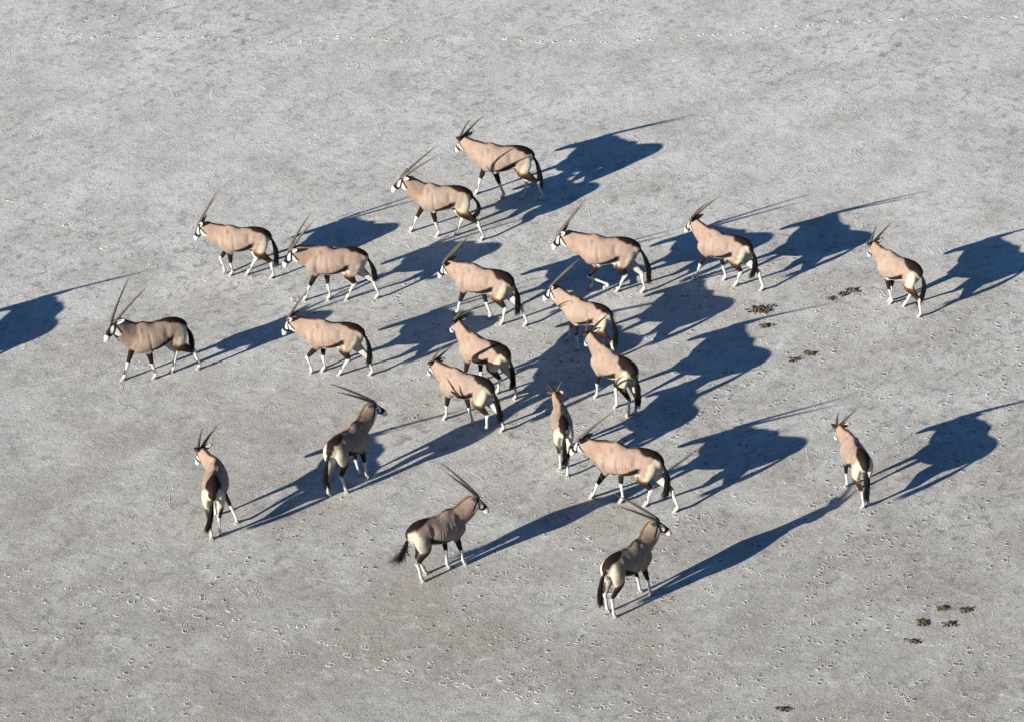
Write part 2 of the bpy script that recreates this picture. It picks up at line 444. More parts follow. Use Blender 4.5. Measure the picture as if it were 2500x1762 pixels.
def scatter_prints():
    r = np.random.default_rng(11)
    P = []
    for x, y in TRAIL:
        P.append((x / 100, y / 100, r.normal(0, .3), r.uniform(.75, 1.1), PM_TRAIL))
        if r.random() < .5:
            P.append((x / 100 + r.uniform(-.12, .12), y / 100 + r.uniform(-.1, .1), r.normal(0, .4), r.uniform(.5, .8), PM_TRAIL))
    for x, y in BROAD:
        P.append((x / 100, y / 100, math.radians(160) + r.normal(0, .4), r.uniform(.75, 1.05), PM_BROAD))
        if r.random() < .45:
            P.append((x / 100 + r.uniform(.1, .2), y / 100 + r.uniform(-.12, .12), math.radians(160) + r.normal(0, .5), r.uniform(.5, .8), PM_BROAD))
    for x, y in SMALL:
        a = math.radians(60) + r.normal(0, .35)
        P.append((x / 100, y / 100, a, r.uniform(.8, 1.1), PM_SMALL))
    # walked lines of paired marks over the right and the foreground
    for w in range(95):
        u = r.random()
        if u < .66:
            x, y = r.uniform(3.5, 10.5), r.uniform(-13, 3.8)
        elif u < .85:
            x, y = r.uniform(-1.5, 5.0), r.uniform(-13, -6)
        else:
            x, y = r.uniform(-3, 4), r.uniform(-5, 4.5)
        a = math.radians(r.choice([58, 70, 150, 165, 175])) + r.normal(0, .25)
        for s in range(int(r.integers(3, 10))):
            px, py = x + r.normal(0, .05) - math.sin(a) * .07 * (-1) ** s, y + r.normal(0, .05) + math.cos(a) * .07 * (-1) ** s
            P.append((px, py, a + r.normal(0, .2), r.uniform(.75, 1.15), PM_SMALL))
            if r.random() < .55:
                P.append((px + .13 * math.cos(a) + r.normal(0, .02), py + .13 * math.sin(a) + r.normal(0, .02), a + r.normal(0, .25), r.uniform(.7, 1.05), PM_SMALL))
            x += math.cos(a) * r.uniform(.42, .6)
            y += math.sin(a) * r.uniform(.42, .6)
            a += r.normal(0, .08)
    # fresh marks under and behind the herd's own feet
    for p in POSES.values():
        ca, sa, k = math.cos(p[2]), math.sin(p[2]), p[3]
        for q in range(4):
            fx, fy = p[12][3 * q] * k, p[12][3 * q + 1] * k
            for st in range(4):
                bx = fx - st * r.uniform(.85, 1.0) + (r.normal(0, .05) if st else 0)
                if st and r.random() < .35:
                    continue
                P.append((p[0] + ca * bx - sa * fy, p[1] + sa * bx + ca * fy, p[2] + r.normal(0, .15), r.uniform(.8, 1.1), PM_SMALL))
    keep = []
    for p in P:
        half = 10.05 + p[1] * .09
        if abs(p[0]) < half + .3 and -13.3 < p[1] < 17.3:
            keep.append(p)
    keep.sort(key=lambda p: -p[3] * (1.0 if p[4] is PM_SMALL else 1.6) * (1 - p[1] * .008))
    V, F, MI = [], [], []
    for i, (x, y, a, s, pool) in enumerate(keep):
        me = pool[i % len(pool)]
        if i < 300:
            o = bpy.data.objects.new("hoof_print", me)
            link(o, GROUND)
            o.location, o.rotation_euler, o.scale = (x, y, 0), (0, 0, a), (s, s, s)
        else:
            b = len(V)
            ca, sa = math.cos(a) * s, math.sin(a) * s
            for v in me.vertices:
                V.append((x + ca * v.co.x - sa * v.co.y, y + sa * v.co.x + ca * v.co.y, v.co.z * s))
            for f in me.polygons:
                F.append(tuple(b + q for q in f.vertices))
                MI.append(f.material_index)
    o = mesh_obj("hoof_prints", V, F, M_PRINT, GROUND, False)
    o.data.materials.append(M_PRINT_SHADE)
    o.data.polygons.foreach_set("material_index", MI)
    o["kind"] = "stuff"


scatter_prints()

ICO = None


def ico():
    t = (1 + 5 ** .5) / 2
    V = np.array([(-1, t, 0), (1, t, 0), (-1, -t, 0), (1, -t, 0), (0, -1, t), (0, 1, t), (0, -1, -t), (0, 1, -t), (t, 0, -1), (t, 0, 1), (-t, 0, -1), (-t, 0, 1)]) / 1.9
    F = [(0, 11, 5), (0, 5, 1), (0, 1, 7), (0, 7, 10), (0, 10, 11), (1, 5, 9), (5, 11, 4), (11, 10, 2), (10, 7, 6), (7, 1, 8),
         (3, 9, 4), (3, 4, 2), (3, 2, 6), (3, 6, 8), (3, 8, 9), (4, 9, 5), (2, 4, 11), (6, 2, 10), (8, 6, 7), (9, 8, 1)]
    return V, F


def crumbs():
    """loose crumbs of crust and dropped pellets, far too many to count"""
    r = np.random.default_rng(5)
    O = np.array([(1, 0, 0), (0, 1, 0), (-1, 0, 0), (0, -1, 0), (0, 0, 1), (0, 0, -.4)])
    OF = [(0, 1, 4), (1, 2, 4), (2, 3, 4), (3, 0, 4)]
    V, F, M = [], [], []
    C = [(r.uniform(-10, 10.5), r.uniform(-13, 10), r.uniform(.15, .5), 0) for _ in range(240)]
    C += [(r.uniform(2, 10.5), r.uniform(-13, 4), r.uniform(.1, .3), 1) for _ in range(110)]
    C += [(r.uniform(-2, 5), r.uniform(-12, -3), r.uniform(.1, .3), 1) for _ in range(30)]
    C += [(x / 100 + r.normal(0, .05), y / 100 + r.normal(0, .05), .10 + .05 * k, 1) for x, y, k in DUNG for _ in range(3)]
    for cx, cy, sp, kind in C:
        for _ in range(int(r.integers(5, 15))):
            p = np.array([cx + r.normal(0, sp), cy + r.normal(0, sp * .7), 0])
            s = r.uniform(.005, .012)
            b = len(V)
            V += list(O * s * r.uniform(.6, 1.4, (6, 3)) + p)
            F += [tuple(b + q for q in f) for f in OF]
            M += [kind] * 4
    for _ in range(1500):
        p = np.array([r.uniform(-11, 11), r.uniform(-13, 16), 0])
        s = r.uniform(.004, .010)
        b = len(V)
        V += list(O * s * r.uniform(.6, 1.4, (6, 3)) + p)
        F += [tuple(b + q for q in f) for f in OF]
        M += [0] * 4
    o = mesh_obj("soil_crumbs", V, F, M_PRINT, GROUND, False)
    o.data.materials.append(M_DUNG)
    o.data.polygons.foreach_set("material_index", M)
    o["kind"] = "stuff"


DUNG = [(501,216,3),(506,145,1.3),(691,297,1.5),(670,281,1.1),(642,260,1),(556,5,1.3),(589,29,1.5),(618,353,1),(950,-452,1.2),(583,-546,1),(779,-928,1.3),(819,-935,1.5),(736,-979,1.6),(785,-984,1.2),(714,-1041,1.2),(473,-1263,1.1),(572,-761,1.1),(825,-792,1),(-488,-837,1),(-241,-878,1.1)]
crumbs()
DUNG_LABELS = [
    "broadest spread of crumbled dung, below the shadow of the reaching gemsbok at right",
    "small dung heap lying just below the broadest spread of dung",
    "dark dung heap nearest the left of the gemsbok standing alone at upper right",
    "brown dung scatter touching the dark heap left of the upper right gemsbok",
    "small dung clump at the left end of the row left of the upper right gemsbok",
    "dark dung clump on open ground, left one of the pair right of centre",
    "dark dung clump on open ground, right one of the pair right of centre",
    "",
    "",
    "",
    "brown dung heap at lower right, left one of the upper pair",
    "largest brown dung heap of the upper pair at lower right, right one",
    "biggest dark dung heap of the four at lower right, lower left of the group",
    "brown dung heap of the four at lower right, lower right of the group",
    "single dark dung clump below the group of four at lower right",
    "flat brown dung clump close to the bottom edge, right of centre",
    "",
    "",
    "",
    ""]


def dung_pile(i, x, y, k):
    """a heap of trodden pellets, fused into one lumpy crust"""
    r = np.random.default_rng(100 + i)
    IV, IF = ico()
    V, F = [], []
    n = int(30 * k) + 12
    wide = k > 2
    spread = .030 + .032 * min(k, 1.6) if not wide else .125
    for q in range(int(n * .7) if not wide else 80):
        p = np.array([np.clip(r.normal(0, spread * 1.25), -2.4 * spread, 2.4 * spread), np.clip(r.normal(0, spread * .8), -1.7 * spread, 1.7 * spread), 0])
        d = np.hypot(p[0] / 1.25, p[1] / .8) / spread
        s = r.uniform(.012, .027)
        p[2] = s * .3 + max(0, 1.2 - d) * (.030 * min(k, 1.6) if not wide else .018) * r.uniform(.2, 1)
        R, _ = np.linalg.qr(r.normal(size=(3, 3)))
        b = len(V)
        V += list((IV * np.array([1.4, 1, .8]) * s * r.uniform(.85, 1.15, (12, 1))) @ R.T + p)
        F += [tuple(b + z for z in f) for f in IF]
    # crumbly crust that carries the pellets
    m = 34
    b = len(V)
    rad = 1.75 * spread
    V += [(0, 0, .012), (0, 0, -.006)]
    for q in range(m):
        a = 2 * math.pi * q / m
        rr = rad * r.uniform(.30, 1.15)
        V += [(1.3 * rr * math.cos(a), .85 * rr * math.sin(a), .007), (1.3 * rr * math.cos(a), .85 * rr * math.sin(a), -.006)]
    for q in range(m):
        u, w = b + 2 + 2 * q, b + 2 + 2 * ((q + 1) % m)
        F += [(b, u, w), (b + 1, w + 1, u + 1), (u, u + 1, w + 1, w)]
    me = bpy.data.meshes.new("dung_pile")
    me.from_pydata([tuple(map(float, v)) for v in V], [], F)
    me = remesh_mesh(me, .008)
    o = link(bpy.data.objects.new("dung_pile", me))
    me.materials.clear()
    me.materials.append(M_DUNG)
    o.location = (x / 100, y / 100, 0)
    o.rotation_euler = (0, 0, r.uniform(-.5, .5))
    o["label"] = DUNG_LABELS[i]
    o["category"] = "dung"
    o["group"] = "dung heaps on the pan"


for i, (x, y, k) in enumerate(DUNG):
    if i not in (7, 8, 9, 16, 17, 18, 19):       # these are only scattered pellets
        dung_pile(i, x, y, k if k > 2 else .72 * k)

# ---------------------------------------------------------------- gemsbok
# trunk sections: x, top, bottom, half width, narrowing of the top
TR = np.array([(-.655, .975, .84, .035, .0), (-.62, 1.045, .81, .09, .05), (-.55, 1.115, .80, .142, .12), (-.45, 1.17, .785, .185, .20),
               (-.34, 1.190, .745, .202, .25), (-.20, 1.176, .672, .226, .22), (-.05, 1.152, .612, .243, .22), (.08, 1.168, .580, .242, .30),
               (.17, 1.200, .566, .228, .42), (.26, 1.226, .572, .203, .52), (.34, 1.210, .62, .175, .48), (.42, 1.16, .68, .14, .32),
               (.48, 1.09, .76, .095, .2), (.51, 1.01, .83, .045, .0)])
TAN = np.array((.250, .187, .150))
WHITE = np.array((.50, .485, .45))
CREAM = np.array((.44, .405, .31))
DARK = np.array((.0105, .0075, .0065))
CROUP = np.array((.0155, .0088, .0070))
BROWN = np.array((.085, .040, .018))
GOLD = np.array((.20, .11, .045))
REDBROWN = np.array((.10, .047, .025))


def hoof_mesh():
    V, F = [], []
    for s in (-1, 1):
        o = len(V)
        for z, x0, x1, w in ((0.0, -.040, .062, .019), (.022, -.036, .048, .018), (.052, -.028, .026, .015)):
            yc = s * (.021 if z < .03 else .016)
            for k in range(8):
                a = 2 * math.pi * k / 8
                cx, hx = (x0 + x1) / 2, (x1 - x0) / 2
                taper = 1 - .35 * max(0, math.cos(a))
                V.append((cx + hx * math.cos(a), yc + w * math.sin(a) * taper, z))
        for r in range(2):
            for k in range(8):
                F.append((o + r * 8 + k, o + r * 8 + (k + 1) % 8, o + r * 8 + 8 + (k + 1) % 8, o + r * 8 + 8 + k))
        F.append(tuple(o + k for k in range(7, -1, -1)))
        F.append(tuple(o + 16 + k for k in range(8)))
    me = bpy.data.meshes.new("hoof")
    me.from_pydata(V, [], F)
    me.polygons.foreach_set("use_smooth", [True] * len(me.polygons))
    me.materials.append(M_HOOF)
    return me


def eye_mesh():
    V, F = [], []
    n, m = 8, 5
    for i in range(m + 1):
        for j in range(n):
            p, q = math.pi * i / m, 2 * math.pi * j / n
            V.append((.017 * math.sin(p) * math.cos(q), .017 * math.sin(p) * math.sin(q), .017 * math.cos(p)))
    for i in range(m):
        for j in range(n):
            F.append((i * n + j, i * n + (j + 1) % n, (i + 1) * n + (j + 1) % n, (i + 1) * n + j))
    me = bpy.data.meshes.new("eye")
    me.from_pydata(V, [], F)
    me.polygons.foreach_set("use_smooth", [True] * len(me.polygons))
    me.materials.append(M_EYE)
    return me


HOOF, EYE = hoof_mesh(), eye_mesh()


def remesh(lofts, voxel):
    V, F, o = [], [], 0
    for L in lofts:
        V.append(L.V)
        F += [tuple(i + o for i in f) for f in L.F]
        o += len(L.V)
    V = np.vstack(V)
    me = bpy.data.meshes.new("rough")
    me.from_pydata(V.tolist(), [], F)
    return remesh_mesh(me, voxel)


def wob(p, f, seed):
    """cheap smooth noise about +-1 for uneven colour edges"""
    r = np.random.default_rng(seed)
    o = np.zeros(len(p))
    for k in range(5):
        w = r.normal(size=3)
        w = w / np.linalg.norm(w) * f * (1 + .7 * k)
        o += np.sin(p @ w + r.uniform(0, 6.28)) / (1 + .6 * k)
    return o / 1.8


def head_frame(a1, a2, b1, b2, ro):
    N = np.array([.337, 0, 1.037])
    Hb = N + .575 * np.array([math.cos(a2) * math.cos(a1), math.cos(a2) * math.sin(a1), math.sin(a2)])
    ya = a1 + b1
    ex = np.array([math.cos(b2) * math.cos(ya), math.cos(b2) * math.sin(ya), math.sin(b2)])
    ey = np.array([-math.sin(ya), math.cos(ya), 0])
    ez = np.cross(ex, ey)
    ey, ez = math.cos(ro) * ey + math.sin(ro) * ez, -math.sin(ro) * ey + math.cos(ro) * ez
    return N, Hb, ex, ey, ez


def build_gemsbok(idx, pose, feet, label, tail=None, knees=None, build=1.0, shade=1.0, patch=1.0, ears=None):
    x0, y0, psi, k, a1, a2, b1, b2, ro, hl, sp, ti = pose
    root = bpy.data.objects.new("gemsbok", None)
    root.empty_display_size = .3
    link(root)
    root.location = (x0, y0, 0)
    root.rotation_euler = (0, 0, psi)
    root.scale = (k, k, k)
    root["label"] = label
    root["category"] = "antelope"
    root["group"] = "gemsbok herd on the salt pan"
    knees = knees or {}
    N, Hb, ex, ey, ez = head_frame(a1, a2, b1, b2, ro)
    lofts = []
    # trunk
    T = TR.copy()
    T[:, 3] *= build
    keys = [(x, 0, (t + b) / 2, w, (t - b) / 2, e, 0) for x, t, b, w, e in T]
    lofts.append(Loft(keys, (0, 1, 0), 44, 28))
    # neck
    E = Hb + .015 * ex - .095 * ez
    p0, p1 = np.array([.14, 0, .93]), np.array([.35, 0, .955])
    chord = nrm(E - p1)
    sag = np.array([0, 0, -.030])
    p2, p3 = p1 + (E - p1) * .42 + sag, p1 + (E - p1) * .75 + sag * .5
    side0 = np.array([0, 1.0, 0])
    keys = [(*p0, .165 * build, .265, .5, 0), (*p1, .150 * build, .252, .46, 0), (*p2, .114 * build, .224, .34, 0), (*p3, .099 * build, .184, .22, 0),
            (*E, .082, .142, .1, 0), (*(E + nrm(E - p3) * .045), .05, .085, .0, 0)]
    n = 30
    tt = np.linspace(0, 1, n)[:, None]
    side = side0 * (1 - sstep(.25, .9, tt)) + ey * sstep(.25, .9, tt)
    lofts.append(Loft(keys, side, n, 22))
    # head
    hk = []
    for t, th, hw, e in ((-.070, .06, .035, 0), (-.045, .13, .058, .1), (0, .19, .072, .15), (.05, .212, .083, .25), (.085, .210, .083, .3),
                         (.13, .190, .072, .3), (.18, .160, .060, .2), (.24, .134, .052, .1), (.29, .124, .052, .05), (.335, .114, .052, 0),
                         (.358, .092, .044, 0), (.370, .055, .026, 0)):
        c = Hb + t * ex - (th / 2 + (.012 if t > .33 else 0) + (.02 if t < -.04 else 0)) * ez
        hk.append((*c, hw, th / 2, e, 0))
    lofts.append(Loft(hk, ey, 30, 22))
    # legs
    hoofs = []
    for li, (s, fore) in enumerate(((1, 1), (-1, 1), (1, 0), (-1, 0))):
        F = np.array(feet[3 * li:3 * li + 3], float)
        lift = F[2]
        up = np.array([0, 0, 1.0])
        if fore:
            sh = float(np.clip(.42 * (F[0] - .24), -.15, .15))
            el = np.array([.215 + sh, s * .116, .625 + abs(sh) * .12])
            fet = F + np.array([-.042, 0, .108])
            toe = 0.0
            if li in knees:
                ca = np.array(knees[li])
                dv = nrm(ca - F)
                fet = F + np.array([.02, 0, .10]) if lift < .1 else F + np.array([-.055, 0, .075])
                toe = .55 if lift < .1 else 1.15
            else:
                ca = el + (fet - el) * .56 + np.array([.012, 0, 0])
            L = lambda p, q, f: p + (q - p) * f
            keys = [(.25 + .15 * sh, s * .085, 1.10, .038, .065, 0, 1.10), (.33 + .4 * sh, s * .112, .92, .062 * build, .105, 0, .92),
                    (.33 + .75 * sh, s * .124, .79, .070 * build, .112, 0, .79), (*(el + [.035, 0, .06]), .064, .094, 0, .685), (*el, .055, .076, 0, .62),
                    (*L(el, ca, .35), .047, .062, 0, .525), (*L(el, ca, .72), .038, .047, 0, .42), (*L(el, ca, .92), .035, .039, 0, .365), (*ca, .037, .041, 0, .34),
                    (*L(ca, fet, .2), .028, .031, 0, .29), (*L(ca, fet, .5), .025, .028, 0, .22), (*L(ca, fet, .82), .026, .030, 0, .155),
                    (*fet, .033, .037, 0, .105), (*L(fet, F + .03 * up, .55), .029, .032, 0, .07), (*(F + .034 * up), .027, .033, 0, .03)]
        else:
            D = F[0] + .5
            hk_ = np.array([F[0] - .065 - .38 * D, s * .085 * .50 + F[1] * .50, .402 + .02 * abs(D) + lift * .6])
            G = np.array([-.365 + .28 * D, s * .122, .645])
            fet = F + np.array([-.042, 0, .108])
            toe = 0.0
            L = lambda p, q, f: p + (q - p) * f
            keys = [(-.41, s * .085, 1.085, .060, .12, 0, 1.08), (-.425 + .06 * D, s * .112, .95, .100 * build, .178, 0, .95),
                    (-.42 + .15 * D, s * .126, .83, .095 * build, .168, 0, .83), (-.395 + .20 * D, s * .126, .73, .080 * build, .148, 0, .73), (*G, .070, .122, 0, .645),
                    (*L(G, hk_, .40), .058, .092, 0, .55), (*L(G, hk_, .78), .041, .061, 0, .45), (*(hk_ + [-.008, 0, .0]), .036, .049, 0, .40),
                    (*L(hk_, fet, .16), .030, .037, 0, .355), (*L(hk_, fet, .5), .026, .030, 0, .255), (*L(hk_, fet, .85), .027, .031, 0, .16),
                    (*fet, .033, .038, 0, .105), (*L(fet, F + .03 * up, .55), .029, .032, 0, .07), (*(F + .034 * up), .027, .033, 0, .03)]
        lofts.append(Loft(keys, (0, 1, 0), 46, 16))
        hoofs.append((F, toe))
    me = remesh(lofts, .0125)
    nv = len(me.vertices)
    P = np.empty(nv * 3)
    me.vertices.foreach_get("co", P)
    P = P.reshape(-1, 3)
    # nearest section of every point -> part, rest height, lateral and vertical coordinate
    best = np.full(nv, 1e9)
    part = np.zeros(nv, int)
    zr, un, vn = np.zeros(nv), np.zeros(nv), np.zeros(nv)
    for pi, L in enumerate(lofts):
        step = np.linalg.norm(np.diff(L.c, axis=0), axis=1).mean() * .8 + 1e-6
        for i in range(len(L.c)):
            q = P - L.c[i]
            du, dv, dt = q @ L.u[i] / L.a[i], q @ L.v[i] / L.b[i], q @ L.t[i] / step
            m = np.sqrt(du * du + dv * dv) * .999 + .35 * np.abs(dt)
            w = m < best
            best[w] = m[w]
            part[w], zr[w], un[w], vn[w] = pi, L.zr[i], du[w], dv[w]
    # smooth: joints well, thin legs little
    ne = len(me.edges)
    Eg = np.empty(ne * 2, np.int32)
    me.edges.foreach_get("vertices", Eg)
    Eg = Eg.reshape(-1, 2)
    deg = np.bincount(Eg.ravel(), minlength=nv).astype(float)
    low = (part >= 3) & (zr < .47)
    head = part == 2
    for it in range(9):
        wgt = np.where(low, .35 if it < 3 else 0, np.where(head, .4 if it < 4 else 0, .55))
        A = np.stack([np.bincount(Eg[:, 0], P[Eg[:, 1], c], nv) + np.bincount(Eg[:, 1], P[Eg[:, 0], c], nv) for c in range(3)], 1)
        P = P + wgt[:, None] * (A / deg[:, None] - P)
    # muscle and bone under the coat
    x, z = P[:, 0], P[:, 2]
    ga = lambda v, c, w: np.exp(-((v - c) / w) ** 2)
    up_ = (part == 0) | ((part >= 3) & (zr > .64))
    am = .8 + .5 * random.Random(idx * 3 + 1).random()
    rel = (-.026 * ga(x, -.215, .055) * ga(z, .985, .10) + .012 * ga(x, -.315, .045) * ga(z, 1.085, .04)
           - .016 * ga(x, .105 + .12 * (z - .85), .028) * sstep(.66, .74, z) * sstep(1.08, .98, z)
           + .012 * ga(x, .27, .035) * sstep(.90, .98, z) * sstep(1.17, 1.10, z) - .012 * ga(x, .33, .03) * ga(z, .97, .10)
           - .014 * ga(x, -.25, .025) * sstep(.70, .78, z) * sstep(.93, .86, z) + .012 * ga(x, .40, .05) * ga(z, .82, .06)
           + .0022 * np.sin(x * 105) * sstep(-.16, -.10, x) * sstep(.10, .04, x) * ga(z, .86, .14))
    P[:, 1] += np.where(up_, rel * am, 0) * np.sign(P[:, 1]) * sstep(.05, .10, np.abs(P[:, 1]))
    me.vertices.foreach_set("co", P.ravel())
    # ---- coat pattern
    w1, w2 = wob(P, 22, idx * 7 + 1) * .012, wob(P, 45, idx * 7 + 2) * .006
    j = w1 + w2
    x, y, z = P[:, 0], P[:, 1], P[:, 2]
    ay = np.abs(y)
    zt, zb = np.interp(x, TR[:, 0], TR[:, 1]), np.interp(x, TR[:, 0], TR[:, 2])
    C = np.tile(TAN * shade, (nv, 1))

    def put(mask, colr):
        nonlocal C
        mask = np.clip(mask, 0, 1)[:, None]
        C = C * (1 - mask) + colr * mask
    body = (part == 0) | ((part >= 3) & (zr > .6))
    # slightly greyer lower flank, warmer neck
    put(.35 * sstep(1.0, .7, z) * body, TAN * shade * np.array((1.0, 1.02, 1.05)))
    put(.5 * (part == 1), TAN * shade * np.array((1.07, .98, .9)))
    # pale buttock and thigh
    hind = (part >= 5) | ((part == 0) & (x < -.3))
    edge = -.35 - .45 * (z - .62) + j * 2
    put(hind * sstep(edge + .04, edge - .04, x) * sstep(.52, .60, z), CREAM)
    # under the tail, inside of thighs
    put(((part >= 5) & (zr < .74)) * sstep(-.35, -.75, un * np.where(part == 5, 1, -1)), WHITE)
    # flank band and white belly
    th = np.interp(x, (-.36, -.26, -.12, .02, .16, .24), (.09, .105, .085, .055, .03, .015))
    hb = z - zb + j * .6
    span = sstep(-.42, -.36, x) * sstep(.27, .20, x) * ((part == 0) | ((part >= 5) & (x > -.30)))
    put(span * sstep(.075 + th + .012, .075 + th - .006, hb), DARK * 1.3)
    put(span * sstep(.062, .045, hb), WHITE)
    put((part == 0) * sstep(.20, .26, x) * sstep(.05, .035, z - zb) * sstep(.05, .03, ay), DARK)
    # white spot behind the elbow
    put((part != 1) * sstep(.040, .022, np.hypot((x - .115) * 1.3, (z - .625) * .8) + j) * sstep(.1, .14, ay), WHITE)
    # back stripe widening into the croup patch
    wd = np.interp(x, (-.66, -.60, -.52, -.44, -.36, -.29, -.23, -.16, .1, .3, .4), (.07, .110, .138, .148, .135, .100, .050, .022, .018, .018, .014))
    wd = wd * np.where(x < -.16, patch, 1.0)
    arc = np.hypot(y, np.maximum(zt - z, 0) * .9)
    put(((part == 0) | (part >= 5)) * sstep(wd + .016, wd - .012, arc + j * 1.5), CROUP)
    # mane and throat line
    nk = part == 1
    put(nk * sstep(.80, .93, vn + j * 2) * sstep(.34, .16, np.abs(un)), REDBROWN * .75)
    put(nk * sstep(-.78, -.90, vn) * sstep(.30, .16, np.abs(un)), DARK)
    # fore legs
    fl = (part == 3) | (part == 4)
    zj = zr + j
    put(fl * sstep(.615, .585, zj - .015 * vn), DARK * 1.25)
    put(fl * sstep(.368, .356, zj), WHITE)
    # hind legs
    hlg = part >= 5
    inner = un * np.where(part == 5, 1, -1) < -.2
    zf = zj - .065 * vn
    put(hlg * sstep(.71, .645, zf) * np.where(inner, .1, 1), GOLD * .9)
    put(hlg * sstep(.665, .60, zf) * np.where(inner, .1, 1), BROWN * .6)
    put(hlg * sstep(.61, .53, zf) * np.where(inner, .2, 1), DARK * 1.5)
    put(hlg * sstep(.418, .402, zj), WHITE)
    # dark shin patches
    put((part >= 3) * sstep(.115, .13, zj) * sstep(.225, .205, zj) * sstep(.15, .45, vn), DARK * 1.4)
    put((part >= 3) * sstep(.05, .03, zr), WHITE * .8)
    # the coat blends where muscles meet
    soft = np.where((part >= 3) & (zr < .50), 0.0, np.where(part == 2, 0.0, .6))
    for it in range(3):
        A = np.stack([np.bincount(Eg[:, 0], C[Eg[:, 1], c], nv) + np.bincount(Eg[:, 1], C[Eg[:, 0], c], nv) for c in range(3)], 1)
        C = C + soft[:, None] * (A / deg[:, None] - C)
    # head
    q = P - Hb
    hx, hy, hd = q @ ex, np.abs(q @ ey), -(q @ ez)
    hh = (part == 2) | ((part == 1) & (hx > -.02) & (hd < .2) & (q @ nrm(E - p1) > -.10))
    jl = np.interp(hd, (.02, .10, .22), (-.002, .036, .095))
    hm = ((part == 2) | ((part == 1) & (hx > -.03) & (hd < .24) & (hd > .0))).astype(float)
    put(hm * sstep(jl - .006, jl + .006, hx), WHITE)
    blaze = np.interp(hx, (-.04, .03, .10, .16, .22, .27), (.055, .044, .026, .040, .060, .065))
    put(hm * sstep(blaze + .006, blaze - .006, hy) * sstep(.085, .07, hd) * sstep(-.05, -.03, hx) * sstep(.268, .258, hx), DARK)
    line = np.interp(hx, (-.02, .05, .13, .21, .26), (.035, .058, .098, .135, .14))
    put(hm * sstep(.024, .015, np.abs(hd - line)) * sstep(.018, .03, hy) * sstep(-.01, .01, hx) * sstep(.268, .258, hx), DARK)
    put(hm * sstep(.195, .208, hx + (hd - .06) * .15) * sstep(.266, .258, hx), DARK)
    put(hm * sstep(.023, .016, np.abs(hx - jl)) * sstep(.05, .07, hd), DARK)
    put(hm * sstep(.262, .270, hx), WHITE * 1.1)
    put(hm * sstep(.345, .352, hx) * sstep(.011, .014, hy) * sstep(.050, .042, hd), DARK)
    col = np.ones((nv, 4), np.float32)
    col[:, :3] = C
    a = me.color_attributes.new("coat", 'FLOAT_COLOR', 'POINT')
    a.data.foreach_set("color", col.ravel())
    me.polygons.foreach_set("use_smooth", [True] * len(me.polygons))
    me.materials.clear()
    me.materials.append(M_COAT)
    me.name = "body"
    link(bpy.data.objects.new("body", me), root)
    # ---- hooves
    for F, toe in hoofs:
        o = link(bpy.data.objects.new("hoof", HOOF), root)
        o.location = F
        o.rotation_euler = (0, toe, float(np.clip(F[1], -.1, .1)) * .8)
    # ---- eyes
    for s in (-1, 1):
        o = link(bpy.data.objects.new("eye", EYE), root)
        o.location = Hb + .075 * ex + s * .070 * ey - .068 * ez
    # ---- horns
    for s in (-1, 1):
        dr = -math.cos(ti) * ex - math.sin(ti) * ez
        dr = math.cos(sp) * dr + math.sin(sp) * s * ey
        b0 = Hb + s * .034 * ey - .012 * ez
        tip = Hb + s * .04 * ey + hl * dr
        c1 = (b0 + tip) / 2 + ez * hl * (.045 + .012 * math.sin(idx * 2.1)) + s * ey * hl * .012
        n, m = 90, 8
        V, Fc = [], []
        for i in range(n):
            t = i / (n - 1)
            c = (1 - t)**2 * b0 + 2 * t * (1 - t) * c1 + t * t * tip
            tg = nrm(2 * (1 - t) * (c1 - b0) + 2 * t * (tip - c1))
            u = nrm(np.cross(tg, ez + .3 * ey))
            v = np.cross(tg, u)
            r = .030 * (1 - t) ** .75 + .0025
            if t < .62:
                r *= 1 + .085 * (1 if (i % 4) < 2 else -1) * (1 - t)
            for jn in range(m):
                an = 2 * math.pi * jn / m
                V.append(c + r * (math.cos(an) * u + math.sin(an) * v))
        for i in range(n - 1):
            for jn in range(m):
                Fc.append((i * m + jn, i * m + (jn + 1) % m, (i + 1) * m + (jn + 1) % m, (i + 1) * m + jn))
        Fc.append(tuple((n - 1) * m + jn for jn in range(m)))
        mesh_obj("horn", V, Fc, M_HORN, root)
    # ---- ears
    er = random.Random(idx * 31 + 5)
    for s in (-1, 1):
        ew = (ears or {}).get(s, (.66 + er.uniform(-.12, .12), -.70 + er.uniform(-.12, .12), -.16 + er.uniform(-.15, .15)))
        e0 = Hb - .018 * ex + s * .052 * ey - .045 * ez
        ax = nrm(ew[0] * s * ey + ew[1] * ex + ew[2] * ez)
        op = nrm(ex * .15 + ez * .40 + s * ey * .9)       # opening of the cup
        op = nrm(op - (op @ ax) * ax)
        sd = np.cross(ax, op)
        V, Fc, K = [], [], []
        ni, nj = 10, 7
        for lay in (0, 1):
            for i in range(ni):
                t = i / (ni - 1)
                w = .046 * (math.sin(math.pi * min(1, .18 + .82 * t)) ** .7) * (1 - .25 * t)
                for jn in range(nj):
                    f = 2 * jn / (nj - 1) - 1
                    cup = .030 * (1 - f * f) * (1 - .75 * t)
                    c = e0 + ax * (.005 + .215 * t) + sd * w * 1.12 * f - op * (cup + (.007 if lay else 0)) + op * .02 * (1 - t)
                    V.append(c)
                    if lay == 0:
                        cc = WHITE * .95 if abs(f) < .8 else DARK * 2
                        if abs(f) < .25 and t < .6:
                            cc = DARK * 4  # shade deep in the ear cup, painted as a dark middle
                    else:
                        cc = TAN * 1.1 if t < .86 else DARK
                    if t > .88:
                        cc = DARK
                    K.append(cc)
        o2 = ni * nj
        for i in range(ni - 1):
            for jn in range(nj - 1):
                q0 = i * nj + jn
                Fc.append((q0, q0 + 1, q0 + nj + 1, q0 + nj))
                Fc.append((o2 + q0, o2 + q0 + nj, o2 + q0 + nj + 1, o2 + q0 + 1))
